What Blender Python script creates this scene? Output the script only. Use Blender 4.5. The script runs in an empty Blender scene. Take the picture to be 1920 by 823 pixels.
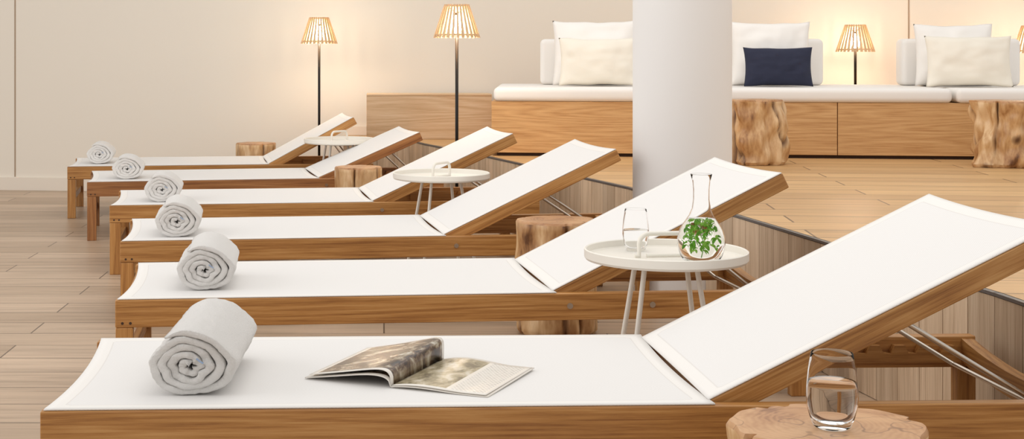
import bpy, bmesh, math, random
from mathutils import Vector, Matrix, noise
random.seed(7)
D=bpy.data; SC=bpy.context.scene; COL=SC.collection
PI=math.pi
def lin(r,g,b):
    f=lambda c:(c/255/12.92 if c/255<=.04045 else ((c/255+.055)/1.055)**2.4)
    return (f(r),f(g),f(b),1)
SHX=.0906
def sx_(x,y): return x+SHX*y
# ---------------------------------------------------------------- materials
def newmat(name):
    m=D.materials.new(name); m.use_nodes=True
    nt=m.node_tree; b=nt.nodes['Principled BSDF']
    return m,nt,b
def N(nt,t,**k):
    n=nt.nodes.new(t)
    for a,v in k.items():
        setattr(n,a,v)
    return n
def L(nt,a,b): nt.links.new(a,b)
def ramp(nt,fac,stops):
    r=N(nt,'ShaderNodeValToRGB'); e=r.color_ramp.elements
    while len(e)<len(stops): e.new(.5)
    for i,(p,c) in enumerate(stops): e[i].position=p; e[i].color=c
    L(nt,fac,r.inputs[0]); return r.outputs[0]
def bump(nt,b,h,strength,dist=.01):
    n=N(nt,'ShaderNodeBump'); n.inputs['Strength'].default_value=strength; n.inputs['Distance'].default_value=dist
    L(nt,h,n.inputs['Height']); L(nt,n.outputs[0],b.inputs['Normal'])
def plain(name,c,rough=.5,metal=0,bs=0,bscale=200,spec=.5):
    m,nt,b=newmat(name); b.inputs['Base Color'].default_value=c; b.inputs['Roughness'].default_value=rough
    b.inputs['Metallic'].default_value=metal; b.inputs['Specular IOR Level'].default_value=spec
    if bs:
        t=N(nt,'ShaderNodeTexCoord'); n=N(nt,'ShaderNodeTexNoise'); n.inputs['Scale'].default_value=bscale; n.inputs['Detail'].default_value=4
        L(nt,t.outputs['Object'],n.inputs['Vector']); bump(nt,b,n.outputs[0],bs,.004)
    return m
def wood(name,dark,mid,light,axis=0,rings=9.0,rough=.42,island=False,freq=1.0,vary=.25,fine=.72,la=.7,lc=13):
    m,nt,b=newmat(name)
    t=N(nt,'ShaderNodeTexCoord'); oi=N(nt,'ShaderNodeObjectInfo')
    rnd=oi.outputs['Random']
    if island:
        g=N(nt,'ShaderNodeNewGeometry'); rnd=g.outputs['Random Per Island']
    mul=N(nt,'ShaderNodeMath',operation='MULTIPLY'); mul.inputs[1].default_value=37.; L(nt,rnd,mul.inputs[0])
    add=N(nt,'ShaderNodeVectorMath',operation='ADD'); L(nt,t.outputs['Object'],add.inputs[0]); L(nt,mul.outputs[0],add.inputs[1])
    def stretched(a,c):
        mp=N(nt,'ShaderNodeMapping'); s=[c*freq]*3; s[axis]=a*freq; mp.inputs['Scale'].default_value=s
        L(nt,add.outputs[0],mp.inputs['Vector']); return mp.outputs[0]
    n1=N(nt,'ShaderNodeTexNoise'); n1.inputs['Scale'].default_value=1; n1.inputs['Detail'].default_value=1.2; n1.inputs['Distortion'].default_value=.1
    L(nt,stretched(la,lc),n1.inputs['Vector'])
    m1=N(nt,'ShaderNodeMath',operation='MULTIPLY'); m1.inputs[1].default_value=rings; L(nt,n1.outputs[0],m1.inputs[0])
    pp=N(nt,'ShaderNodeMath',operation='PINGPONG'); pp.inputs[1].default_value=.5; L(nt,m1.outputs[0],pp.inputs[0])
    n2=N(nt,'ShaderNodeTexNoise'); n2.inputs['Scale'].default_value=1; n2.inputs['Detail'].default_value=7; n2.inputs['Roughness'].default_value=.7
    L(nt,stretched(5,210),n2.inputs['Vector'])
    mx=N(nt,'ShaderNodeMix'); mx.data_type='FLOAT'; mx.inputs[0].default_value=fine
    L(nt,pp.outputs[0],mx.inputs[2]); L(nt,n2.outputs[0],mx.inputs[3])
    c=ramp(nt,mx.outputs[0],[(.26,dark),(.44,mid),(.62,light)])
    hsv=N(nt,'ShaderNodeHueSaturation'); L(nt,c,hsv.inputs['Color'])
    mr=N(nt,'ShaderNodeMapRange'); mr.inputs[3].default_value=1-vary*.6; mr.inputs[4].default_value=1+vary*.5
    L(nt,rnd,mr.inputs[0]); L(nt,mr.outputs[0],hsv.inputs['Value'])
    L(nt,hsv.outputs[0],b.inputs['Base Color']); b.inputs['Roughness'].default_value=rough
    bump(nt,b,n2.outputs[0],.12,.002)
    return m
TEAK=(lin(134,84,38),lin(176,124,66),lin(200,152,94))
teakX=wood('teak_long',*TEAK,axis=0); teakY=wood('teak_cross',*TEAK,axis=1); teakZ=wood('teak_upright',*TEAK,axis=2)
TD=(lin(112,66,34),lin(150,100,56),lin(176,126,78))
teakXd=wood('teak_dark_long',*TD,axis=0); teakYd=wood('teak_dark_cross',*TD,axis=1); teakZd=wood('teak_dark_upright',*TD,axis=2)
oak=wood('oak_panel',lin(178,128,76),lin(206,160,106),lin(222,180,128),axis=0,rings=16,vary=.08,rough=.5,fine=.74,la=.5,lc=7)
oakP=wood('oak_panel_pale',lin(202,162,118),lin(224,190,150),lin(236,208,174),axis=0,rings=12,vary=.08,rough=.5,la=.5,lc=6)
riserM=wood('riser_plank',lin(176,150,122),lin(202,178,150),lin(220,198,172),axis=2,rings=4,rough=.6,island=True,vary=.28)
slatM=wood('lamp_slat_wood',lin(190,150,108),lin(212,176,134),lin(226,196,156),axis=2,rings=3,rough=.5,vary=.05)
def planks(name,c1,c2,mortar,scale,rot,bw,rh,rough,ms=.003,lo=.66):
    m,nt,b=newmat(name); t=N(nt,'ShaderNodeTexCoord'); mp=N(nt,'ShaderNodeMapping'); mp.inputs['Rotation'].default_value=(0,0,rot)
    L(nt,t.outputs['Object'],mp.inputs[0])
    br=N(nt,'ShaderNodeTexBrick'); br.offset=.37; br.offset_frequency=2
    br.inputs['Scale'].default_value=1; br.inputs['Brick Width'].default_value=bw; br.inputs['Row Height'].default_value=rh
    br.inputs['Mortar Size'].default_value=ms; br.inputs['Mortar Smooth'].default_value=.1
    br.inputs['Color1'].default_value=c1; br.inputs['Color2'].default_value=c2; br.inputs['Mortar'].default_value=mortar
    L(nt,mp.outputs[0],br.inputs['Vector'])
    m2=N(nt,'ShaderNodeMapping'); m2.inputs['Scale'].default_value=(1.8,34,1); L(nt,mp.outputs[0],m2.inputs[0])
    off=N(nt,'ShaderNodeVectorMath',operation='ADD'); L(nt,m2.outputs[0],off.inputs[0]); L(nt,br.outputs['Color'],off.inputs[1])
    n=N(nt,'ShaderNodeTexNoise'); n.inputs['Scale'].default_value=1; n.inputs['Detail'].default_value=7; n.inputs['Roughness'].default_value=.65; n.inputs['Distortion'].default_value=.3
    L(nt,off.outputs[0],n.inputs['Vector'])
    g=ramp(nt,n.outputs[0],[(.3,(lo,lo-.02,lo-.05,1)),(.48,(.96,.95,.94,1)),(.68,(1.16,1.15,1.14,1))])
    mx=N(nt,'ShaderNodeMix'); mx.data_type='RGBA'; mx.blend_type='MULTIPLY'; mx.inputs[0].default_value=.9
    L(nt,br.outputs['Color'],mx.inputs[6]); L(nt,g,mx.inputs[7]); L(nt,mx.outputs[2],b.inputs['Base Color'])
    b.inputs['Roughness'].default_value=rough; bump(nt,b,n.outputs[0],.08,.002)
    return m
floorM=planks('floor_wood_tile',lin(192,168,144),lin(170,146,122),lin(100,82,66),1,.0,1.25,.2,.38)
platM=planks('platform_wood_tile',lin(212,172,120),lin(192,152,104),lin(120,90,60),1,.11,1.25,.2,.42,.004,.76)
wallM=plain('wall_paint',lin(234,226,213),.85,bs=.03,bscale=60)
colM=plain('column_paint',lin(230,228,226),.75,bs=.02,bscale=60)
skirtM=plain('skirting_paint',lin(232,222,208),.6)
grooveM=plain('groove_dark',lin(165,143,120),.8)
edgeM=plain('edge_trim_metal',lin(112,108,106),.4,.4)
whiteP=plain('white_powder_coat',lin(232,227,217),.4)
steel=plain('brushed_steel',lin(200,190,178),.28,1)
blackM=plain('black_metal',lin(38,34,32),.4,.6)
upholM=plain('white_upholstery',lin(238,234,229),.8,bs=.05,bscale=500)
pilWhite=plain('white_linen',lin(243,239,234),.85,bs=.18,bscale=400)
pilCream=plain('cream_linen',lin(241,234,220),.85,bs=.2,bscale=400)
pilNavy=plain('navy_linen',lin(36,40,62),.85,bs=.2,bscale=400)
darkBrownM=plain('toe_kick_dark',lin(70,48,34),.8)  # flat dark brown shared by the toe kick and the rail plugs
def fabric():
    m,nt,b=newmat('sling_fabric')
    a=N(nt,'ShaderNodeAttribute'); a.attribute_name='edge'
    c=ramp(nt,a.outputs['Fac'],[(.0,lin(232,229,225)),(.30,lin(232,229,225)),(.32,lin(216,212,208)),(.345,lin(226,224,222))])
    t=N(nt,'ShaderNodeTexCoord'); w=N(nt,'ShaderNodeTexChecker'); w.inputs['Scale'].default_value=260
    L(nt,t.outputs['Object'],w.inputs['Vector']); bump(nt,b,w.outputs['Fac'],.15,.001)
    mr=N(nt,'ShaderNodeMapRange'); mr.inputs[3].default_value=.955; mr.inputs[4].default_value=1.0; L(nt,w.outputs['Fac'],mr.inputs[0])
    h=N(nt,'ShaderNodeHueSaturation'); L(nt,c,h.inputs['Color']); L(nt,mr.outputs[0],h.inputs['Value'])
    L(nt,h.outputs[0],b.inputs['Base Color']); b.inputs['Roughness'].default_value=.75
    return m
fabM=fabric()
def terry():
    m,nt,b=newmat('terry_cloth'); b.inputs['Base Color'].default_value=lin(253,250,246); b.inputs['Roughness'].default_value=.95
    b.inputs['Sheen Weight'].default_value=.2
    t=N(nt,'ShaderNodeTexCoord'); n=N(nt,'ShaderNodeTexNoise'); n.inputs['Scale'].default_value=210; n.inputs['Detail'].default_value=5; n.inputs['Roughness'].default_value=.75
    L(nt,t.outputs['Object'],n.inputs['Vector']); bump(nt,b,n.outputs[0],.9,.009)
    return m
terryM=terry()
blueM=plain('blue_stitch',lin(150,172,204),.9)
def glassmat(name,c,ior):
    m,nt,b=newmat(name); b.inputs['Base Color'].default_value=c; b.inputs['Roughness'].default_value=0
    b.inputs['Transmission Weight'].default_value=1; b.inputs['IOR'].default_value=ior; return m
glassM=glassmat('clear_glass',(1,1,1,1),1.10); waterM=glassmat('water',(.99,1,1,1),1.12)
def leafmat():
    m,nt,b=newmat('mint_leaf')
    g=N(nt,'ShaderNodeNewGeometry'); c=ramp(nt,g.outputs['Random Per Island'],[(0,lin(86,150,40)),(.5,lin(126,186,60)),(1,lin(165,212,96))])
    L(nt,c,b.inputs['Base Color']); b.inputs['Roughness'].default_value=.7; b.inputs['Specular IOR Level'].default_value=.1
    tr=N(nt,'ShaderNodeBsdfTranslucent'); L(nt,c,tr.inputs[0]); ms=N(nt,'ShaderNodeMixShader'); ms.inputs[0].default_value=.35
    L(nt,b.outputs[0],ms.inputs[1]); L(nt,tr.outputs[0],ms.inputs[2]); L(nt,ms.outputs[0],nt.nodes['Material Output'].inputs[0])
    return m
leafM=leafmat()
def emis(name,c,s):
    m,nt,b=newmat(name); b.inputs['Base Color'].default_value=c; b.inputs['Emission Color'].default_value=c; b.inputs['Emission Strength'].default_value=s; return m
bulbM=emis('warm_bulb',(1,.83,.62,1),200)
def bark():
    m,nt,b=newmat('stump_side'); t=N(nt,'ShaderNodeTexCoord'); oi=N(nt,'ShaderNodeObjectInfo')
    mul=N(nt,'ShaderNodeMath',operation='MULTIPLY'); mul.inputs[1].default_value=20.; L(nt,oi.outputs['Random'],mul.inputs[0])
    add=N(nt,'ShaderNodeVectorMath',operation='ADD'); L(nt,t.outputs['Object'],add.inputs[0]); L(nt,mul.outputs[0],add.inputs[1])
    mp=N(nt,'ShaderNodeMapping'); mp.inputs['Scale'].default_value=(1,1,.3); L(nt,add.outputs[0],mp.inputs[0])
    n=N(nt,'ShaderNodeTexNoise'); n.inputs['Scale'].default_value=8; n.inputs['Detail'].default_value=3; n.inputs['Distortion'].default_value=1.4
    L(nt,mp.outputs[0],n.inputs['Vector'])
    nf=N(nt,'ShaderNodeTexNoise'); nf.inputs['Scale'].default_value=75; nf.inputs['Detail'].default_value=5
    L(nt,mp.outputs[0],nf.inputs['Vector'])
    mx=N(nt,'ShaderNodeMix'); mx.data_type='FLOAT'; mx.inputs[0].default_value=.25; L(nt,n.outputs[0],mx.inputs[2]); L(nt,nf.outputs[0],mx.inputs[3])
    c=ramp(nt,mx.outputs[0],[(.32,lin(104,66,38)),(.40,lin(166,120,76)),(.50,lin(196,154,106)),(.62,lin(220,186,142))])
    v=N(nt,'ShaderNodeTexVoronoi'); v.inputs['Scale'].default_value=5.5
    nv=N(nt,'ShaderNodeVectorMath',operation='MULTIPLY_ADD'); L(nt,n.outputs['Color'],nv.inputs[0]); nv.inputs[1].default_value=(.07,.07,.07); L(nt,add.outputs[0],nv.inputs[2])
    L(nt,nv.outputs[0],v.inputs['Vector'])
    kn=ramp(nt,v.outputs['Distance'],[(.05,(.95,.95,.95,1)),(.12,(.5,.5,.5,1)),(.18,(0,0,0,1))])
    at=N(nt,'ShaderNodeAttribute'); at.attribute_name='crease'
    mxx=N(nt,'ShaderNodeMath',operation='MAXIMUM'); L(nt,kn,mxx.inputs[0]); L(nt,at.outputs['Fac'],mxx.inputs[1])
    m2=N(nt,'ShaderNodeMix'); m2.data_type='RGBA'; L(nt,mxx.outputs[0],m2.inputs[0]); L(nt,c,m2.inputs[6]); m2.inputs[7].default_value=lin(80,46,28)
    L(nt,m2.outputs[2],b.inputs['Base Color']); b.inputs['Roughness'].default_value=.36; bump(nt,b,n.outputs[0],.5,.012)
    return m
def stumptop():
    m,nt,b=newmat('stump_top'); t=N(nt,'ShaderNodeTexCoord')
    n=N(nt,'ShaderNodeTexNoise'); n.inputs['Scale'].default_value=6; n.inputs['Detail'].default_value=6; n.inputs['Distortion'].default_value=1.2
    L(nt,t.outputs['Object'],n.inputs['Vector'])
    w=N(nt,'ShaderNodeTexWave'); w.wave_type='RINGS'; w.rings_direction='Z'; w.inputs['Scale'].default_value=26; w.inputs['Distortion'].default_value=9; w.inputs['Detail'].default_value=3
    L(nt,t.outputs['Object'],w.inputs['Vector'])
    mx=N(nt,'ShaderNodeMix'); mx.data_type='FLOAT'; mx.inputs[0].default_value=.06; L(nt,n.outputs[0],mx.inputs[2]); L(nt,w.outputs['Fac'],mx.inputs[3])
    c=ramp(nt,mx.outputs[0],[(.34,lin(136,90,56)),(.43,lin(178,130,88)),(.6,lin(200,156,112))])
    n3=N(nt,'ShaderNodeTexNoise'); n3.inputs['Scale'].default_value=9; n3.inputs['Detail'].default_value=1.5; L(nt,t.outputs['Object'],n3.inputs['Vector'])
    ab=N(nt,'ShaderNodeMath',operation='SUBTRACT'); L(nt,n3.outputs[0],ab.inputs[0]); ab.inputs[1].default_value=.5
    aa=N(nt,'ShaderNodeMath',operation='ABSOLUTE'); L(nt,ab.outputs[0],aa.inputs[0])
    k=ramp(nt,aa.outputs[0],[(.002,(1,1,1,1)),(.007,(0,0,0,1))])
    kk=N(nt,'ShaderNodeMath',operation='MULTIPLY'); L(nt,k,kk.inputs[0]); kk.inputs[1].default_value=.6
    m2=N(nt,'ShaderNodeMix'); m2.data_type='RGBA'; L(nt,kk.outputs[0],m2.inputs[0]); L(nt,c,m2.inputs[6]); m2.inputs[7].default_value=lin(96,58,36)
    L(nt,m2.outputs[2],b.inputs['Base Color']); b.inputs['Roughness'].default_value=.42; bump(nt,b,mx.outputs[0],.08,.003)
    return m
barkM=bark(); topM=stumptop()
def pagemat(name,kind):
    m,nt,b=newmat(name); t=N(nt,'ShaderNodeTexCoord'); uv=t.outputs['UV']
    mp=N(nt,'ShaderNodeMapping'); mp.inputs['Scale'].default_value=(1,1.5,1) if kind==0 else (1.2,1,1); L(nt,uv,mp.inputs[0])
    n=N(nt,'ShaderNodeTexNoise'); n.inputs['Scale'].default_value=4.5; n.inputs['Detail'].default_value=10; n.inputs['Roughness'].default_value=.62; n.inputs['Distortion'].default_value=.4
    L(nt,mp.outputs[0],n.inputs['Vector'])
    if kind==0: c=ramp(nt,n.outputs[0],[(.38,lin(34,24,20)),(.47,lin(84,62,46)),(.53,lin(128,110,88)),(.59,lin(170,160,142)),(.68,lin(214,208,198))])
    else: c=ramp(nt,n.outputs[0],[(.36,lin(112,100,76)),(.46,lin(158,146,116)),(.54,lin(190,178,152)),(.66,lin(220,214,202))])
    sp=N(nt,'ShaderNodeSeparateXYZ'); L(nt,uv,sp.inputs[0])
    w=N(nt,'ShaderNodeTexBrick'); w.inputs['Scale'].default_value=1; w.inputs['Brick Width'].default_value=.045; w.inputs['Row Height'].default_value=.022; w.inputs['Mortar Size'].default_value=.007
    w.inputs['Color1'].default_value=lin(150,146,140); w.inputs['Color2'].default_value=lin(195,190,184); w.inputs['Mortar'].default_value=lin(228,224,217); L(nt,uv,w.inputs['Vector'])
    def cmp(sock,op,v):
        q=N(nt,'ShaderNodeMath',operation=op); q.inputs[1].default_value=v; L(nt,sock,q.inputs[0]); return q.outputs[0]
    def mulv(a,c2):
        q=N(nt,'ShaderNodeMath',operation='MULTIPLY'); L(nt,a,q.inputs[0]); L(nt,c2,q.inputs[1]); return q.outputs[0]
    x,y=sp.outputs[0],sp.outputs[1]
    if kind==0: tx=cmp(x,'GREATER_THAN',2.)
    else: tx=cmp(x,'GREATER_THAN',.58)
    mx=N(nt,'ShaderNodeMix'); mx.data_type='RGBA'; L(nt,tx,mx.inputs[0]); L(nt,c,mx.inputs[6]); L(nt,w.outputs['Color'],mx.inputs[7])
    inside=mulv(mulv(cmp(x,'GREATER_THAN',.0),cmp(x,'LESS_THAN',.95)),mulv(cmp(y,'GREATER_THAN',.05),cmp(y,'LESS_THAN',.96)))
    if kind==1:
        gut=mulv(cmp(x,'GREATER_THAN',.56),cmp(x,'LESS_THAN',.60)); inv=N(nt,'ShaderNodeMath',operation='SUBTRACT'); inv.inputs[0].default_value=1; L(nt,gut,inv.inputs[1]); inside=mulv(inside,inv.outputs[0])
    m3=N(nt,'ShaderNodeMix'); m3.data_type='RGBA'; L(nt,inside,m3.inputs[0]); m3.inputs[6].default_value=lin(228,222,213); L(nt,mx.outputs[2],m3.inputs[7])
    L(nt,m3.outputs[2],b.inputs['Base Color']); b.inputs['Roughness'].default_value=.25
    return m
pageA=pagemat('magazine_photo_page',0); pageB=pagemat('magazine_text_page',1)
# ---------------------------------------------------------------- mesh helpers
def mobj(name,verts,faces,mats,parent=None,smooth=False,loc=None,rot=None):
    me=D.meshes.new(name); me.from_pydata([tuple(v) for v in verts],[],faces); me.update()
    bm=bmesh.new(); bm.from_mesh(me); bmesh.ops.recalc_face_normals(bm,faces=bm.faces); bm.to_mesh(me); bm.free()
    if smooth:
        for p in me.polygons: p.use_smooth=True
    for m in (mats if isinstance(mats,(list,tuple)) else [mats]): me.materials.append(m)
    o=D.objects.new(name,me); COL.objects.link(o)
    if parent: o.parent=parent
    if loc: o.location=loc
    if rot: o.rotation_euler=rot
    return o
def top(o,label,cat,group=None,kind=None):
    o['label']=label; o['category']=cat
    if group: o['group']=group
    if kind: o['kind']=kind
    return o
def empty(name,loc,rz=0):
    o=D.objects.new(name,None); COL.objects.link(o); o.location=loc; o.rotation_euler=(0,0,rz); o.empty_display_size=.1; return o
def boxes(name,bl,mat,parent=None,bev=.003,seg=2,loc=None,rot=None,smooth=False):
    bm=bmesh.new()
    for (a,b) in bl:
        r=bmesh.ops.create_cube(bm,size=1)
        bmesh.ops.scale(bm,vec=[b[i]-a[i] for i in range(3)],verts=r['verts'])
        bmesh.ops.translate(bm,vec=[(a[i]+b[i])/2 for i in range(3)],verts=r['verts'])
    if bev>0: bmesh.ops.bevel(bm,geom=list(bm.edges),offset=bev,segments=seg,affect='EDGES',profile=.5)
    me=D.meshes.new(name); bm.to_mesh(me); bm.free(); me.materials.append(mat)
    if smooth:
        for p in me.polygons: p.use_smooth=True
    o=D.objects.new(name,me); COL.objects.link(o)
    if parent: o.parent=parent
    if loc: o.location=loc
    if rot: o.rotation_euler=rot
    return o
def lathe(name,prof,mat,parent=None,n=48,smooth=True,loc=None):
    vs=[];fs=[]
    for (r,z) in prof:
        for i in range(n):
            a=2*PI*i/n; vs.append((r*math.cos(a),r*math.sin(a),z))
    for k in range(len(prof)-1):
        for i in range(n):
            j=(i+1)%n; fs.append((k*n+i,k*n+j,(k+1)*n+j,(k+1)*n+i))
    o=mobj(name,vs,fs,mat,parent,smooth,loc)
    bm=bmesh.new(); bm.from_mesh(o.data); bmesh.ops.remove_doubles(bm,verts=bm.verts,dist=1e-6)
    bmesh.ops.dissolve_degenerate(bm,edges=bm.edges,dist=1e-7); bmesh.ops.recalc_face_normals(bm,faces=bm.faces); bm.to_mesh(o.data); bm.free()
    for p in o.data.polygons: p.use_smooth=smooth
    return o
def sharp(o,ang=35):
    o.data.set_sharp_from_angle(angle=math.radians(ang)); return o
def tube_data(paths,r,n=10,base=0):
    vs=[];fs=[]
    for pts in paths:
        pts=[Vector(p) for p in pts]; b0=base+len(vs)
        t0=(pts[1]-pts[0]).normalized(); up=Vector((0,0,1)) if abs(t0.z)<.9 else Vector((1,0,0))
        nrm=t0.cross(up).normalized()
        for k,p in enumerate(pts):
            if k==0:t=(pts[1]-pts[0])
            elif k==len(pts)-1:t=(pts[-1]-pts[-2])
            else:t=(pts[k+1]-pts[k]).normalized()+(pts[k]-pts[k-1]).normalized()
            t.normalize(); nrm=(nrm-t*nrm.dot(t)).normalized(); bi=t.cross(nrm)
            for i in range(n):
                a=2*PI*i/n; vs.append(p+nrm*(r*math.cos(a))+bi*(r*math.sin(a)))
        for k in range(len(pts)-1):
            for i in range(n):
                j=(i+1)%n; fs.append((b0+k*n+i,b0+k*n+j,b0+(k+1)*n+j,b0+(k+1)*n+i))
        fs.append(tuple(b0+i for i in range(n))); fs.append(tuple(b0+(len(pts)-1)*n+i for i in range(n)))
    return vs,fs
def tube(name,paths,r,mat,parent=None,n=10,loc=None,rot=None):
    vs,fs=tube_data(paths,r,n); o=mobj(name,vs,fs,mat,parent,True,loc,rot); sharp(o,50); return o
def extr(name,prof,y0,y1,mat,parent=None):
    n=len(prof); vs=[]
    for y in (y0,y1):
        for (a,b) in prof: vs.append((a,y,b))
    fs=[tuple(range(n)),tuple(range(n,2*n))]+[(i,(i+1)%n,n+(i+1)%n,n+i) for i in range(n)]
    return mobj(name,vs,fs,mat,parent)
# ---------------------------------------------------------------- room shell
def struct(o): o['kind']='structure'; return o
struct(boxes('floor',[((-7,-1.5,-.1),(8,11.5,0))],floorM,bev=0))
WA=math.atan(-.115); WO=9.83
def wallY(x): return WO-.115*x
struct(boxes('wall_back',[((-7.5,0,-.1),(7.5,.2,3.2))],wallM,bev=0,loc=(0,WO,0),rot=(0,0,WA)))
struct(boxes('baseboard_back',[((-7.4,-.018,0),(-.275,-.0005,.095))],skirtM,bev=.002,loc=(0,WO,0),rot=(0,0,WA)))
struct(boxes('baseboard_platform',[((-.262,-.018,.411),(-.07,-.0005,.475))],skirtM,bev=.002,loc=(0,WO,0),rot=(0,0,WA)))
def seam(nm,X,z0):
    struct(boxes(nm,[((X/math.cos(WA)-.004,-.003,z0),(X/math.cos(WA)+.004,.0,3.1))],grooveM,bev=0,loc=(0,WO,0),rot=(0,0,WA)))
seam('trim_1',-2.645,.097); seam('trim_2',3.50,.72)
# ---------------------------------------------------------------- platform
ZP=.41
CC=(1.164,5.52); CR=.19
edge0=[(1.42,1.2),(1.36,2.4),(1.19,3.45),(1.0,4.28),(.81,5.11),(.51,6.13),(.20,7.0),(-.135,7.94),(-.56,9.02),(-.67,9.385),(-1.12,9.39)]
edge=[Vector((sx_(x,y),y)) for x,y in edge0]
A,B=edge[4],edge[5]; d=(B-A).normalized(); c=Vector(CC); tt=(c-A).dot(d); foot=A+d*tt; h2=(CR+.003)**2-(c-foot).length_squared
q=math.sqrt(h2); pA=foot-d*q; pB=foot+d*q
aA=math.atan2(pA.y-c.y,pA.x-c.x); aB=math.atan2(pB.y-c.y,pB.x-c.x)
while aB<aA: aB+=2*PI
arc=[Vector((c.x+(CR+.003)*math.cos(aA+(aB-aA)*k/20),c.y+(CR+.003)*math.sin(aA+(aB-aA)*k/20))) for k in range(21)]
PX,PY=2,6
full=edge[:5]+arc+edge[5:]
poly=full+[Vector((edge[-1].x,wallY(edge[-1].x)-.002)),Vector((6.5,wallY(6.5)-.002)),Vector((6.5,1.2))]
plat=empty('platform',(PX,PY,0)); top(plat,'raised lounge platform with wood-look tiles and plank-clad riser','platform')
P2=[(p.x-PX,p.y-PY) for p in poly]
n=len(P2)
bm=bmesh.new()
tv_=[bm.verts.new((x,y,ZP)) for x,y in P2]; bv_=[bm.verts.new((x,y,.001)) for x,y in P2]
f1=bm.faces.new(tv_); f2=bm.faces.new(bv_[::-1])
for i in range(n): bm.faces.new((tv_[i],bv_[i],bv_[(i+1)%n],tv_[(i+1)%n]))
bmesh.ops.recalc_face_normals(bm,faces=bm.faces); bmesh.ops.triangulate(bm,faces=[f1,f2])
me=D.meshes.new('platform_deck'); bm.to_mesh(me); bm.free(); me.materials.append(platM); o=D.objects.new('platform_deck',me); COL.objects.link(o); o.parent=plat
def addbox(V,F,c,ux,uy,hx,hy,z0,z1):
    b=len(V)
    for z in (z0,z1):
        for sx,sy in ((-1,-1),(1,-1),(1,1),(-1,1)):
            V.append((c[0]+ux[0]*hx*sx+uy[0]*hy*sy,c[1]+ux[1]*hx*sx+uy[1]*hy*sy,z))
    F+= [(b,b+1,b+2,b+3),(b+4,b+5,b+6,b+7)]+[(b+i,b+(i+1)%4,b+4+(i+1)%4,b+4+i) for i in range(4)]
for segs in ([(edge[k],edge[k+1]) for k in range(4)]+[(A,pA)], [(pB,B)]+[(edge[k],edge[k+1]) for k in range(5,len(edge)-1)]):
    pv=[];pf=[];tv=[];tf=[]
    for a,b in segs:
        a=Vector((a.x-PX,a.y-PY)); b=Vector((b.x-PX,b.y-PY)); d=(b-a); ln=d.length; d.normalize(); nn=Vector((-d.y,d.x))
        m=max(1,round(ln/.125)); w=ln/m
        for i in range(m):
            cc=a+d*(w*(i+.5))+nn*.007
            addbox(pv,pf,cc,d,nn,w/2-.0015,.006,.002,ZP-.010)
        cc=(a+b)/2+nn*.006; addbox(tv,tf,cc,d,nn,ln/2+.002,.009,ZP-.008,ZP)
    mobj('riser_planks',pv,pf,riserM,plat); mobj('edge_trim',tv,tf,edgeM,plat)
# ---------------------------------------------------------------- column
col=lathe('column',[(0,0),(CR,0),(CR,3.1),(0,3.1)],colM,n=96,loc=(CC[0],CC[1],0)); sharp(col)
top(col,'round smooth white structural column at the platform edge','column')
# ---------------------------------------------------------------- bench
BA=math.radians(-6.5); BO=Vector((.604,7.94,0))
bench=empty('built_in_bench',(BO.x,BO.y,ZP+.0008),BA); top(bench,'long built-in oak veneer bench standing on the raised platform','bench')
for s0,s1 in ((0,1.885),(1.89,4.2)):
    boxes('front_panel',[((s0,0,.018),(s1,.02,.305))],oak,bench,bev=.001)
boxes('bench_body',[((.0,.021,.018),(4.2,1.55,.304))],oak,bench,bev=.001)
boxes('toe_kick',[((.03,.03,.0),(4.15,1.5,.0175))],darkBrownM,bench,bev=0)
sb=empty('wooden_side_box',(sx_(-.97,9.42),9.42,ZP+.0008)); top(sb,'pale oak box bench against the wall on the platform','bench')
boxes('box_body',[((0,0,.0),(.835,.29,.288))],oakP,sb,bev=.0015)
boxes('box_lid',[((0,-.004,.2885),(.835,.29,.300))],oakP,sb,bev=.0015)
for i,(s0,s1) in enumerate(((.0,2.49),(2.5,4.15))):
    c=boxes('seat_cushion',[((s0+.012,-.02,0),(s1,.93,.078))],upholM,None,bev=.028,seg=5,loc=(BO.x,BO.y,ZP+.3065),rot=(0,0,BA),smooth=True)
    top(c,'long flat white upholstered seat cushion on the oak bench','cushion','seat cushions on the bench')
ZS=ZP+.3065+.079
for X0,X1 in ((.17,.83),(1.17,1.84),(2.29,2.96)):
    W_=X1-X0
    yc=8.56-.115*X0; xs=sx_(X0,yc)
    c=boxes('back_cushion',[((0,0,0),(W_,.17,.275))],upholM,None,bev=.03,seg=5,loc=(xs,yc,ZS),rot=(0,0,BA),smooth=True)
    top(c,'white upholstered upright back cushion block on the bench seat','cushion','back cushions on the bench')
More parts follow.
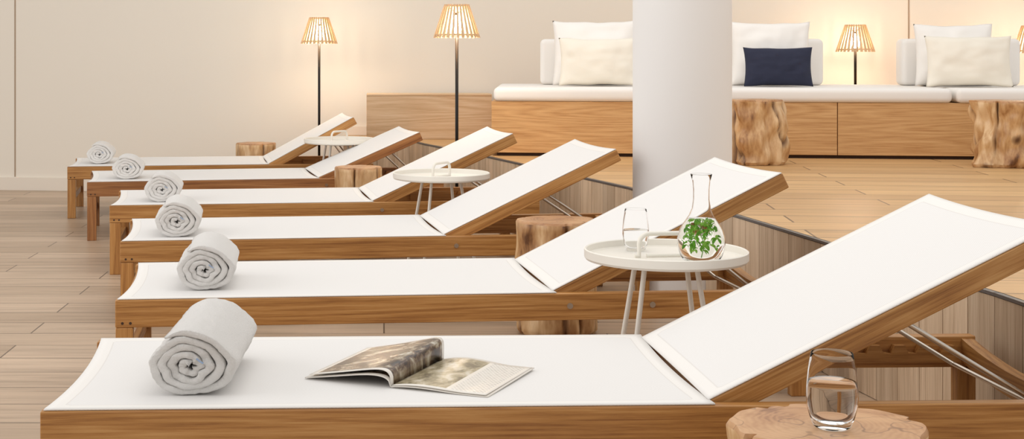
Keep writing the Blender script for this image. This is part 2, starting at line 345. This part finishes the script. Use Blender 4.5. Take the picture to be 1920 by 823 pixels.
def pillow(X,Y,w,h,t,mat,label,lean=.18,seed=0,grp='throw pillows on the bench'):
    n1,n2=40,32; vs=[];idx={}
    for side in (1,-1):
        for i in range(n1+1):
            for j in range(n2+1):
                bd=i in(0,n1) or j in(0,n2)
                if side==-1 and bd: idx[(side,i,j)]=idx[(1,i,j)]; continue
                u=2*i/n1-1; v=2*j/n2-1
                x=u*w/2*(1-.06*(1-v*v)*abs(u)**2); z=v*h/2*(1-.07*(1-u*u)*abs(v)**2)
                th=t/2*(max(0,1-u**2)**.5)*(max(0,1-v**2)**.5)
                nz=noise.noise(Vector((u*2.2+seed*9,v*2.2,side*3+seed)))*.014+noise.noise(Vector((u*4+seed,v*4,side)))*.006
                y=side*th+ (0 if bd else nz*min(1,(1-abs(u))*5)*min(1,(1-abs(v))*5))
                z+=noise.noise(Vector((u*2+seed*3,seed,0)))*.008
                idx[(side,i,j)]=len(vs); vs.append((x,-y,z+h/2))
    fs=[]
    for side in (1,-1):
        for i in range(n1):
            for j in range(n2):
                fs.append((idx[(side,i,j)],idx[(side,i+1,j)],idx[(side,i+1,j+1)],idx[(side,i,j+1)]))
    o=mobj('throw_pillow',vs,fs,mat,None,True,loc=(sx_(X,Y),Y,ZS+.002),rot=(-lean,0,BA))
    top(o,label,'pillow',grp)
pillow(.49,8.34,.50,.385,.19,pilWhite,'large white linen pillow leaning on the back cushion',.12,1)
pillow(.50,8.13,.46,.28,.17,pilCream,'cream rectangular linen pillow in front of a white pillow',.15,2)
pillow(1.505,8.22,.46,.375,.19,pilWhite,'large white linen pillow behind a small navy pillow',.12,3)
pillow(1.51,8.01,.385,.225,.13,pilNavy,'small dark navy rectangular linen pillow on the bench',.15,4)
pillow(2.54,8.11,.44,.36,.18,pilWhite,'large white linen pillow behind a cream pillow',.12,5)
pillow(2.555,7.89,.47,.29,.16,pilCream,'cream rectangular linen pillow resting on the seat cushion',.15,6)
# ---------------------------------------------------------------- lamps
def lamp(x,y,z0,htop,name,label,cat,base_r=.11):
    e=empty(name,(sx_(x,y),y,z0)); top(e,label,cat,'slatted wooden shade lamps')
    H=htop-z0; sh=.175; zb=H-sh
    lathe('lamp_base',[(0,0),(base_r,0),(base_r,.006),(base_r-.004,.010),(.012,.012),(0,.012)],blackM,e,n=48)
    lathe('lamp_pole',[(0,.012),(.0085,.012),(.0085,H-.045),(0,H-.045)],blackM,e,n=20)
    rb,rt=.121,.063; ns=28; vs=[];fs=[]
    for i in range(ns):
        a=2*PI*i/ns; ca,sa=math.cos(a),math.sin(a); b=len(vs)
        for (r,z,hw) in ((rb,0,.0074),(rt,sh,.0044)):
            for dr in (-.0025,.0025):
                for s in (-1,1):
                    vs.append(((r+dr)*ca-s*hw*sa,(r+dr)*sa+s*hw*ca,z))
        fs+=[(b,b+1,b+3,b+2),(b+4,b+5,b+7,b+6),(b,b+1,b+5,b+4),(b+2,b+3,b+7,b+6),(b,b+2,b+6,b+4),(b+1,b+3,b+7,b+5)]
    shd=mobj('lamp_shade',vs,fs,slatM,e,loc=(0,0,zb))
    lathe('shade_ring',[(rt-.009,0),(rt-.003,0),(rt-.003,.008),(rt-.009,.008),(rt-.009,0)],slatM,shd,n=40,loc=(0,0,sh-.014))
    lathe('shade_ring',[(rb-.012,0),(rb-.005,0),(rb-.005,.008),(rb-.012,.008),(rb-.012,0)],slatM,shd,n=40,loc=(0,0,.012))
    for k in range(3):
        a=2*PI*k/3+.4; tube('shade_holder',[[(0,0,H-.05),((rt-.006)*math.cos(a),(rt-.006)*math.sin(a),H-.010)]],.002,blackM,e,n=6)
    lathe('light_bulb',[(.0,H-.055),(.012,H-.058),(.016,H-.08),(.028,H-.11),(.027,H-.13),(.015,H-.147),(.0095,H-.15)],bulbM,e,n=16)
lamp(-1.283,9.40,0,1.222,'floor_lamp','slim black floor lamp with slatted wooden shade near the wall','lamp')
lamp(-.29,7.42,0,1.243,'floor_lamp','slim black floor lamp with slatted wooden shade between two loungers','lamp')
lamp(2.215,9.12,ZP+.306,1.168,'table_lamp','small black lamp with slatted wooden shade on the bench back ledge','lamp',.07)
lamp(3.30,8.96,ZP+.306,1.16,'table_lamp','small black lamp with slatted wooden shade on the bench back ledge','lamp',.07)
# ---------------------------------------------------------------- stumps
def stump(x,y,z0,R,h,seed,label,flare=.06,wob=.10,sx=1,sy=1):
    na,nz=96,30; vs=[];fs=[];cr=[]
    def rad(a,f):
        v=Vector((math.cos(a)*1.1,math.sin(a)*1.1,f*.9))+Vector((seed*7.3,seed*3.1,0))
        r=1+wob*2*noise.noise(v)+wob*1.1*noise.noise(v*2.6+Vector((0,0,f*1.5)))+.012*noise.noise(v*6)
        cre=abs(noise.noise(Vector((math.cos(a)*1.5,math.sin(a)*1.5,f*.6))+Vector((seed,5,1))))
        k=max(0,1-cre*12)
        r-=.13*k
        r+=flare*((1-f)**3)+flare*.4*f**4
        return R*r,k
    for k in range(nz+1):
        f=k/nz; ins=.012 if k==0 else (.006 if k==nz else 0)
        for i in range(na):
            a=2*PI*i/na; r,c=rad(a,f); r-=ins; cr.append(c)
            zz=f*h if 0<k<nz else (0 if k==0 else h)
            if k==nz-1: zz=h-.008
            if k==1: zz=.015
            vs.append((r*math.cos(a)*sx,r*math.sin(a)*sy,zz))
    for k in range(nz):
        for i in range(na):
            j=(i+1)%na; fs.append((k*na+i,k*na+j,(k+1)*na+j,(k+1)*na+i))
    prev=nz*na
    for q,s in enumerate((.85,.6,.35,.12)):
        st=len(vs)
        for i in range(na):
            a=2*PI*i/na; r=(rad(a,1)[0]-.006)*s; cr.append(0)
            vs.append((r*math.cos(a)*sx,r*math.sin(a)*sy,h+.001*q))
        for i in range(na):
            j=(i+1)%na; fs.append((prev+i,prev+j,st+j,st+i))
        prev=st
    fs.append(tuple(prev+i for i in range(na))); fs.append(tuple(range(na)))
    o=mobj('tree_stump_stool',vs,fs,[barkM,topM],None,True,loc=(sx_(x,y),y,z0))
    at=o.data.attributes.new('crease','FLOAT','POINT')
    for i,e in enumerate(cr): at.data[i].value=min(1,e*.9)
    for p in o.data.polygons:
        if p.center.z>h-.006: p.material_index=1
    sharp(o,50); top(o,label,'stool','tree stump side tables'); return o
stump(.537,2.42,0,.152,.36,1.3,'teak root stump stool holding a water glass beside a lounger',.03,.08,1.05,.95)
stump(.16,5.03,0,.135,.40,2.4,'grey-brown teak stump stool standing between two loungers',.04,.08)
stump(-.80,7.385,0,.118,.395,3.7,'reddish teak stump stool standing between two loungers',.03,.07)
stump(-1.71,9.44,0,.125,.385,4.9,'teak stump stool standing behind the last lounger',.03,.07)
stump(1.275,7.36,ZP+.001,.124,.335,5.5,'knotty teak stump stool on the platform by the bench',.10,.22)
stump(2.50,7.22,ZP+.001,.142,.335,6.8,'wide gnarled teak stump stool on the platform by the bench',.10,.25)
# ---------------------------------------------------------------- loungers
def sling(name,x0,x1,W,z,sag,parent,c0,c1,y0=.004):
    nx,ny=70,30; vs=[];ed=[];fs=[]
    for i in range(nx+1):
        for j in range(ny+1):
            v=2*j/ny-1; u=i/nx; q=(1-v*v)
            xa=x0+c0*q; xb=x1-c1*q
            x=xa+(xb-xa)*u; y=y0+(W-2*y0)*(v+1)/2
            vs.append((x,y,z-sag*(1-v*v)))
            ed.append(min(min(y-y0,W-y0-y)*1.0,(x-xa),(xb-x)))
    for i in range(nx):
        for j in range(ny):
            a=i*(ny+1)+j; fs.append((a,a+ny+1,a+ny+2,a+1))
    o=mobj(name,vs,fs,fabM,parent,True)
    at=o.data.attributes.new('edge','FLOAT','POINT')
    for i,e in enumerate(ed): at.data[i].value=min(1,e*10)
    s=o.modifiers.new('s','SOLIDIFY'); s.thickness=.003; s.offset=-1
    if o.data.polygons[0].normal.z<0: s.offset=1
    return o
def crossbar(x0,x1,W,yi,ztop,dip,hgt,nseg=20):
    vs=[];fs=[]
    for i in range(nseg+1):
        f=i/nseg; y=yi+(W-2*yi)*f; v=2*f-1; z=ztop-dip*(1-v*v)
        vs+=[(x0,y,z),(x1,y,z),(x1,y,z-hgt),(x0,y,z-hgt)]
    for i in range(nseg):
        for k in range(4): fs.append((4*i+k,4*i+(k+1)%4,4*i+4+(k+1)%4,4*i+4+k))
    fs+=[(0,1,2,3),(4*nseg,4*nseg+1,4*nseg+2,4*nseg+3)]
    return vs,fs
def lounger(X,Y,yaw,LEN,HX,ang,LB,dark,label):
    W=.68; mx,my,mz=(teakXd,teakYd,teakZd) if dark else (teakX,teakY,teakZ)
    e=empty('sun_lounger',(sx_(X,Y),Y,0),math.radians(yaw)); top(e,label,'sun lounger','row of teak sun loungers')
    zt=.308; rh=.076; rw=.032
    for y in (0,W-rw): boxes('side_rail',[((0,y,zt-rh),(LEN,y+rw,zt))],mx,e,bev=.003)
    for xx in (.001,LEN-.049):
        for y in (.001,W-.036): boxes('leg',[((xx,y,0),(xx+.048,y+.035,zt-rh-.0005))],mz,e,bev=.003)
    vs,fs=crossbar(.006,.036,W,rw,zt-.012,.016,.055); mobj('end_rail',vs,fs,my,e)
    vs,fs=crossbar(LEN-.036,LEN-.006,W,rw,zt-.006,.03,.055); mobj('end_rail',vs,fs,my,e)
    vs,fs=crossbar(HX-.06,HX-.035,W,rw,zt-.016,.012,.045); mobj('cross_rail',vs,fs,my,e)
    boxes('stretcher',[((.014,.036,.10),(.036,W-.036,.135))],my,e,bev=.002)
    boxes('stretcher',[((LEN-.036,.036,.10),(LEN-.014,W-.036,.135))],my,e,bev=.002)
    sling('seat_fabric',.006,HX-.018,W,zt+.004,.006,e,.016,.008)
    for y in (rw,W-rw-.02):
        prof=[(HX+.24,zt-.06),(LEN-.06,zt-.06)]
        x=LEN-.06; prof.append((x,zt-.02)); 
        for k in range(4):
            x-=.025; prof.append((x,zt-.018)); prof.append((x-.008,zt-.038)); prof.append((x-.028,zt-.036)); prof.append((x-.036,zt-.018)); x-=.036
        prof.append((HX+.24,zt-.018))
        extr('notched_rack',prof,y+.0005,y+.02,mx,e)
    for bx in (HX+.02,HX+.26):
        vs,fs=tube_data([[(bx,-.003,zt-.035),(bx,.004,zt-.035)]],.0085,16); mobj('bolt',vs,fs,steel,e)
    for bx in (.02,.042):
        vs,fs=tube_data([[(bx,-.0006,zt-rh+.012),(bx,.004,zt-rh+.012)]],.004,10); mobj('wood_plug',vs,fs,darkBrownM,e)
    a=math.radians(ang); yi=rw+.003; Wb=W-2*yi; bh=.046
    fr=boxes('backrest_frame',[((0,0,0),(LB,.03,bh)),((0,Wb-.03,0),(LB,Wb,bh))],mx,e,bev=.003,loc=(HX,yi,zt-.040),rot=(0,-a,0))
    me=fr.data; bm=bmesh.new(); bm.from_mesh(me)
    for (xa,xb) in ((.005,.03),(LB-.030,LB-.006)):
        vs,fs=crossbar(xa,xb,Wb,.029,bh-.006,.006,.032)
        bv=[bm.verts.new(v) for v in vs]
        for f in fs: bm.faces.new([bv[i] for i in f])
    bmesh.ops.recalc_face_normals(bm,faces=bm.faces); bm.to_mesh(me); bm.free()
    sling('backrest_fabric',-.002,LB-.002,Wb,bh+.004,.004,fr,.003,.007,y0=.002)
    def bp(s,z=0): return (HX+s*math.cos(a)-z*math.sin(a), zt-.040+s*math.sin(a)+z*math.cos(a))
    p0=bp(.43,-.004); z1=zt-.055; x1=min(LEN-.08,HX+.72)
    y0,y1=.075,W-.075
    tube('support_bracket',[[(p0[0],y0,p0[1]),(x1,y0,z1),(x1+.004,y0+.008,z1-.002),(x1+.004,y1-.008,z1-.002),(x1,y1,z1),(p0[0],y1,p0[1])]],.0055,steel,e)
    return e
LG=[(-.905,2.709,2,2.12,1.325,26,.78,0,'teak sun lounger with white sling holding a magazine and rolled towel'),
 (-1.10,3.916,5,1.98,1.26,26.2,.755,0,'teak sun lounger with white sling beside a round tray table'),
 (-1.42,5.12,7,1.98,1.215,25.3,.735,0,'teak sun lounger with white sling, backrest raised, rolled towel at foot'),
 (-1.796,6.305,7,1.96,1.205,24.8,.725,0,'teak sun lounger with white sling, backrest raised, rolled towel at foot'),
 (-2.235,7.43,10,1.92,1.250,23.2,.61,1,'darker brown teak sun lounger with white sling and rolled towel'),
 (-2.65,8.42,8,1.84,1.22,28.3,.595,0,'teak sun lounger with white sling, last of the row')]
for g in LG: lounger(*g)
# ---------------------------------------------------------------- towels
def towelmesh():
    turns=4.2; n=250; pitch=.0172; r0=-.004; Lr=.37; hv=.0089
    ys=[0,.0015,.004,.008,.014,.024]+[.024+(Lr-.048)*k/44 for k in range(1,44)]+[Lr-.024,Lr-.014,Lr-.008,Lr-.004,Lr-.0015,Lr]
    vs=[];fs=[]; ring=2*(n+1)
    for yi,y in enumerate(ys):
        e=min(y,Lr-y); tf=min(1,.62+.38*math.sqrt(min(1,e/.008)))
        o=[];inn=[]
        for i in range(n+1):
            th=turns*2*PI*i/n; r=max(.002,r0+pitch*th/(2*PI)+hv)
            w=noise.noise(Vector((math.cos(th)*1.6,math.sin(th)*1.6,i*.006)))*.0085*min(1,i/40)
            w2=noise.noise(Vector((math.cos(th)*6*r/.03,math.sin(th)*6*r/.03,y*28)))*.0024
            w2*= 1 if i>n*.72 else .35
            r+=w+w2; ph=th+.9
            ef=min(1,(n-i)/6+.25); h=hv*tf*ef*(1+.2*noise.noise(Vector((th*1.3,2,y*15))))
            if i<12: h=hv*1.0
            dx,dz=math.cos(ph),math.sin(ph)
            sl=(noise.noise(Vector((th*.5,0,3)))*.014+noise.noise(Vector((th*2.5,5,3)))*.004)*(1 if y<Lr/2 else -1)*(1-min(1,e/.03))
            o.append(((r+h)*dx,y-sl,(r+h)*dz*.86)); inn.append(((r-h)*dx,y-sl,(r-h)*dz*.86))
        vs+=o+inn[::-1]
    for k in range(len(ys)-1):
        for i in range(ring):
            j=(i+1)%ring; fs.append((k*ring+i,k*ring+j,(k+1)*ring+j,(k+1)*ring+i))
    for k in (0,len(ys)-1):
        b=k*ring
        for i in range(n): fs.append((b+i,b+i+1,b+ring-2-i,b+ring-1-i))
    zm=min(v[2] for v in vs)
    return [(x,y,z-zm) for x,y,z in vs],fs
tvs,tfs=towelmesh(); t0=None
TW=[(-.646,2.825,-1,1.14,1.0,.97),(-.888,4.07,4,1.08,.86,.95),(-1.243,5.23,6,1.08,.78,.96),(-1.600,6.45,6,1.08,.6,.92),(-2.072,7.60,8,1.08,.6,.9),(-2.525,8.64,7,1.04,.6,.92)]
for i,(x,y,yaw,sr,sl,sz) in enumerate(TW):
    if t0 is None:
        o=mobj('rolled_towel',tvs,tfs,terryM,None,True); t0=o
        st=tube('stitching',[[(.014,-.006,.080),(.020,-.006,.074),(.026,-.006,.070)]],.0016,blueM,o,n=6)
    else:
        o=t0.copy(); COL.objects.link(o); s=st.copy(); s.parent=o; COL.objects.link(s)
    o.location=(sx_(x,y),y,.3085); o.rotation_euler=(0,0,math.radians(yaw)); o.scale=(sr,sl,sz)
    top(o,'thick white terry towel rolled up, lying across a lounger foot','towel','rolled towels on the loungers')
# ---------------------------------------------------------------- tray tables
def table(x,y,zt,hrot,label):
    e=empty('tray_table',(sx_(x,y),y,0)); top(e,label,'side table','round white tray tables')
    R=.2125
    sharp(lathe('tray',[(0,-.007),(R-.02,-.007),(R-.004,-.004),(R,.002),(R,.022),(R-.003,.024),(R-.006,.022),(R-.007,.006),(R-.012,.003),(0,.003)],whiteP,e,n=96,loc=(0,0,zt)),30)
    for a in (38,142,218,322):
        a=math.radians(a+hrot*20); c,s=math.cos(a),math.sin(a)
        tube('leg',[[(.085*c,.085*s,zt-.008),(.165*c,.165*s,.002)]],.0068,whiteP,e)
    tube('under_ring',[[(.088*math.cos(t*2*PI/32),.088*math.sin(t*2*PI/32),zt-.012) for t in range(33)]],.005,whiteP,e)
    hw=.072; hh=.062; r=.028; pts=[(-hw-.012,0,.003),(-hw,0,.003)]
    for k in range(7):
        t=PI-(PI/2)*k/6; pts.append((-hw+r+r*math.cos(t),0,hh-r+r*math.sin(t)))
    for k in range(7):
        t=PI/2-(PI/2)*k/6; pts.append((hw-r+r*math.cos(t),0,hh-r+r*math.sin(t)))
    pts+=[(hw,0,.003),(hw-.02,0,.003),(-hw+.02,0,.003)]
    tube('handle',[pts],.0062,whiteP,e,loc=(0,0,zt+.003),rot=(0,0,hrot))
table(.404,3.715,.455,.12,'round white tray table with carafe and glass between loungers')
table(-.31,6.20,.443,1.0,'round white metal tray table with loop handle, empty')
table(-1.035,8.47,.452,.9,'round white metal tray table with loop handle, empty')
# ---------------------------------------------------------------- glassware
def tumbler(x,y,z,h,r,label,fill):
    e=empty('water_glass',(sx_(x,y),y,z)); top(e,label,'glass','stemless water glasses')
    o=[(.0,0),(.62,0),(.72,.03),(.86,.15),(.97,.30),(1.0,.42),(.98,.55),(.92,.75),(.84,.92),(.80,1.0)]
    outer=[(a*r,b*h) for a,b in o]; t=.0014
    inner=[(max(0,a*r-t),b*h) for a,b in o[3:]][::-1]
    inner+=[(r*.66,.075*h),(0,.06*h)]
    lathe('glass_body',outer+[(r*.80-t*.5,h+.0006)]+inner,glassM,e,n=64)
    def ir(f):
        for k in range(len(o)-1):
            if o[k][1]<=f<=o[k+1][1] and o[k+1][1]>o[k][1]:
                q=(f-o[k][1])/(o[k+1][1]-o[k][1]); return (o[k][0]+(o[k+1][0]-o[k][0])*q)*r-t
    fl=[.15,.22,.30,.36,.42,.48,.55]; fl=[f for f in fl if f<fill]+[fill]
    prof=[(0,.066*h),(r*.64,.08*h)]+[(ir(f)-.0004,f*h) for f in fl]+[(0,fill*h)]
    lathe('water',prof,waterM,e,n=64)
tumbler(.540,2.385,.3645,.126,.0430,'stemless glass half filled with water on a stump stool',.62)
tumbler(.335,3.83,.459,.112,.036,'stemless glass of water on the white tray table',.50)
cx_,cy_=sx_(.480,3.585),3.585
cf=empty('water_carafe',(cx_,cy_,.4585)); top(cf,'clear glass carafe with water and mint on the tray table','carafe')
pr=[(0,0),(.036,0),(.041,.004),(.052,.022),(.0595,.045),(.0600,.066),(.054,.088),(.042,.108),(.031,.124),(.0235,.142),(.0205,.165),(.0205,.190),(.0225,.212),(.027,.228)]
t=.0016
inn=[(max(0,a-t),b) for a,b in pr[3:]][::-1]+[(.036,.008),(0,.007)]
lathe('carafe_body',pr+[(.0265,.2288)]+inn,glassM,cf,n=72)
wp=[(0,.008),(.035,.009)]+[(a-t-.0004,b) for a,b in pr[3:8]]+[(.035,.1155),(0,.1155)]
lathe('water',wp,waterM,cf,n=72)
lv=[];lf=[];random.seed(3)
for k in range(150):
    a=random.uniform(0,2*PI); z=random.uniform(.036,.113); rm={0:.042,1:.046,2:.038,3:.028}[max(0,min(3,int((z-.03)/.022)))]
    rr=rm*math.sqrt(random.random()); c=Vector((rr*math.cos(a),rr*math.sin(a),z))
    M=Matrix.Rotation(random.uniform(0,2*PI),3,'Z')@Matrix.Rotation(random.uniform(-1.4,1.4),3,'X')@Matrix.Rotation(random.uniform(-1.3,1.3),3,'Y')
    ln=random.uniform(.005,.009); b=len(lv); m=6
    for i in range(m+1):
        f=i/m; w=ln*.5*math.sin(PI*min(1,f*.96+.03))**.8
        for s in (-1,0,1):
            p=Vector((s*w,(f*2-1)*ln,-.004*(f*2-1)**2+(.0015*abs(s)))); lv.append(c+M@p)
    for i in range(m):
        for s in range(2): q=b+3*i+s; lf.append((q,q+1,q+4,q+3))
mt=mobj('mint_sprigs',lv,lf,leafM,None,True,loc=(cx_,cy_,.4585)); top(mt,'fresh green mint leaves floating in the water carafe','mint',kind='stuff')
for pth in ([(.0,0,.02),(.008,.004,.05),(-.004,.0,.08),(.006,.004,.11)],[(.01,-.01,.03),(-.015,.01,.07),(-.01,.008,.105)]):
    tube('mint_stem',[pth],.0011,leafM,mt,n=6)
# ---------------------------------------------------------------- magazine
mg=empty('magazine',(.014,2.900,.3085),math.radians(-25)); top(mg,'open glossy magazine lying face up on a lounger','magazine')
def page(name,sgn,Hh,zf,mat,thick):
    n1,n2=30,16; vs=[];fs=[]; uv=[]
    for i in range(n1+1):
        for j in range(n2+1):
            s=i/n1;tt=j/n2; x,z=zf(s,tt); vs.append((sgn*x,tt*Hh,z)); uv.append((s,tt))
    for i in range(n1):
        for j in range(n2):
            a=i*(n2+1)+j; f=(a,a+n2+1,a+n2+2,a+1); fs.append(f if sgn>0 else f[::-1])
    me=D.meshes.new(name); me.from_pydata(vs,[],fs); me.update(); me.materials.append(mat)
    u=me.uv_layers.new(name='UVMap')
    for lp in me.loops: u.data[lp.index].uv=uv[lp.vertex_index]
    for p in me.polygons: p.use_smooth=True
    o=D.objects.new(name,me); COL.objects.link(o); o.parent=mg
    so=o.modifiers.new('s','SOLIDIFY'); so.thickness=thick; so.offset=-1
    return o
def zr(s,t): return (.212*s, .003+.005*math.sin(PI*min(1,s*1.4))*(1-s)*(1+.4*t)+.0005*s)
page('text_page',1,.285,zr,pageB,.0018)
def zr2(s,t): return (.208*s, .0045+.007*math.sin(PI*min(1,s*1.3))*(1-s)*(1+.7*t)+.002*s*(1-t))
page('text_page',1,.28,zr2,pageB,.0005)
def zl(s,t):
    h=.022+.010*t
    return (.20*s**1.1-.014*math.sin(PI*s)*(.3+t*.5), .002+h*math.sin(PI*s**.5)*(1-.15*s))
page('photo_page',-1,.285,zl,pageA,.0018)
def zl2(s,t):
    h=.031+.016*t
    return (.19*s**1.2-.034*math.sin(PI*s)*(.6+t*.5), .004+h*math.sin(PI*s**.5*.95))
page('photo_page',-1,.283,zl2,pageA,.0005)
# ---------------------------------------------------------------- camera / light
cd=D.cameras.new('camera'); cam=D.objects.new('camera',cd); COL.objects.link(cam); SC.camera=cam
cam.location=(0,0,1.0); cam.rotation_euler=(PI/2,0,0); cd.sensor_width=36; cd.lens=2650/1920*36; cd.shift_y=-.1648; cd.shift_x=.125; cd.clip_end=60
w=D.worlds.new('world'); SC.world=w; w.use_nodes=True; bg=w.node_tree.nodes['Background']; bg.inputs[0].default_value=(1,.98,.955,1); bg.inputs[1].default_value=.84
def area(name,loc,rot,sx,sy,e,c):
    l=D.lights.new(name,'AREA'); l.shape='RECTANGLE'; l.size=sx; l.size_y=sy; l.energy=e; l.color=c
    o=D.objects.new(name,l); COL.objects.link(o); o.location=loc; o.rotation_euler=rot; return o
area('daylight_window',(-5.0,3.5,2.2),(0,math.radians(-68),0),3,6,108,(1,.98,.97))
area('overhead_fill',(1.2,4.8,3.1),(0,0,0),4,6,58,(1,.96,.91))  # unseen fill added overhead to raise the general brightness
try:
    SC.view_settings.view_transform='Standard'; SC.view_settings.look='None'
except Exception as ex: print(ex)
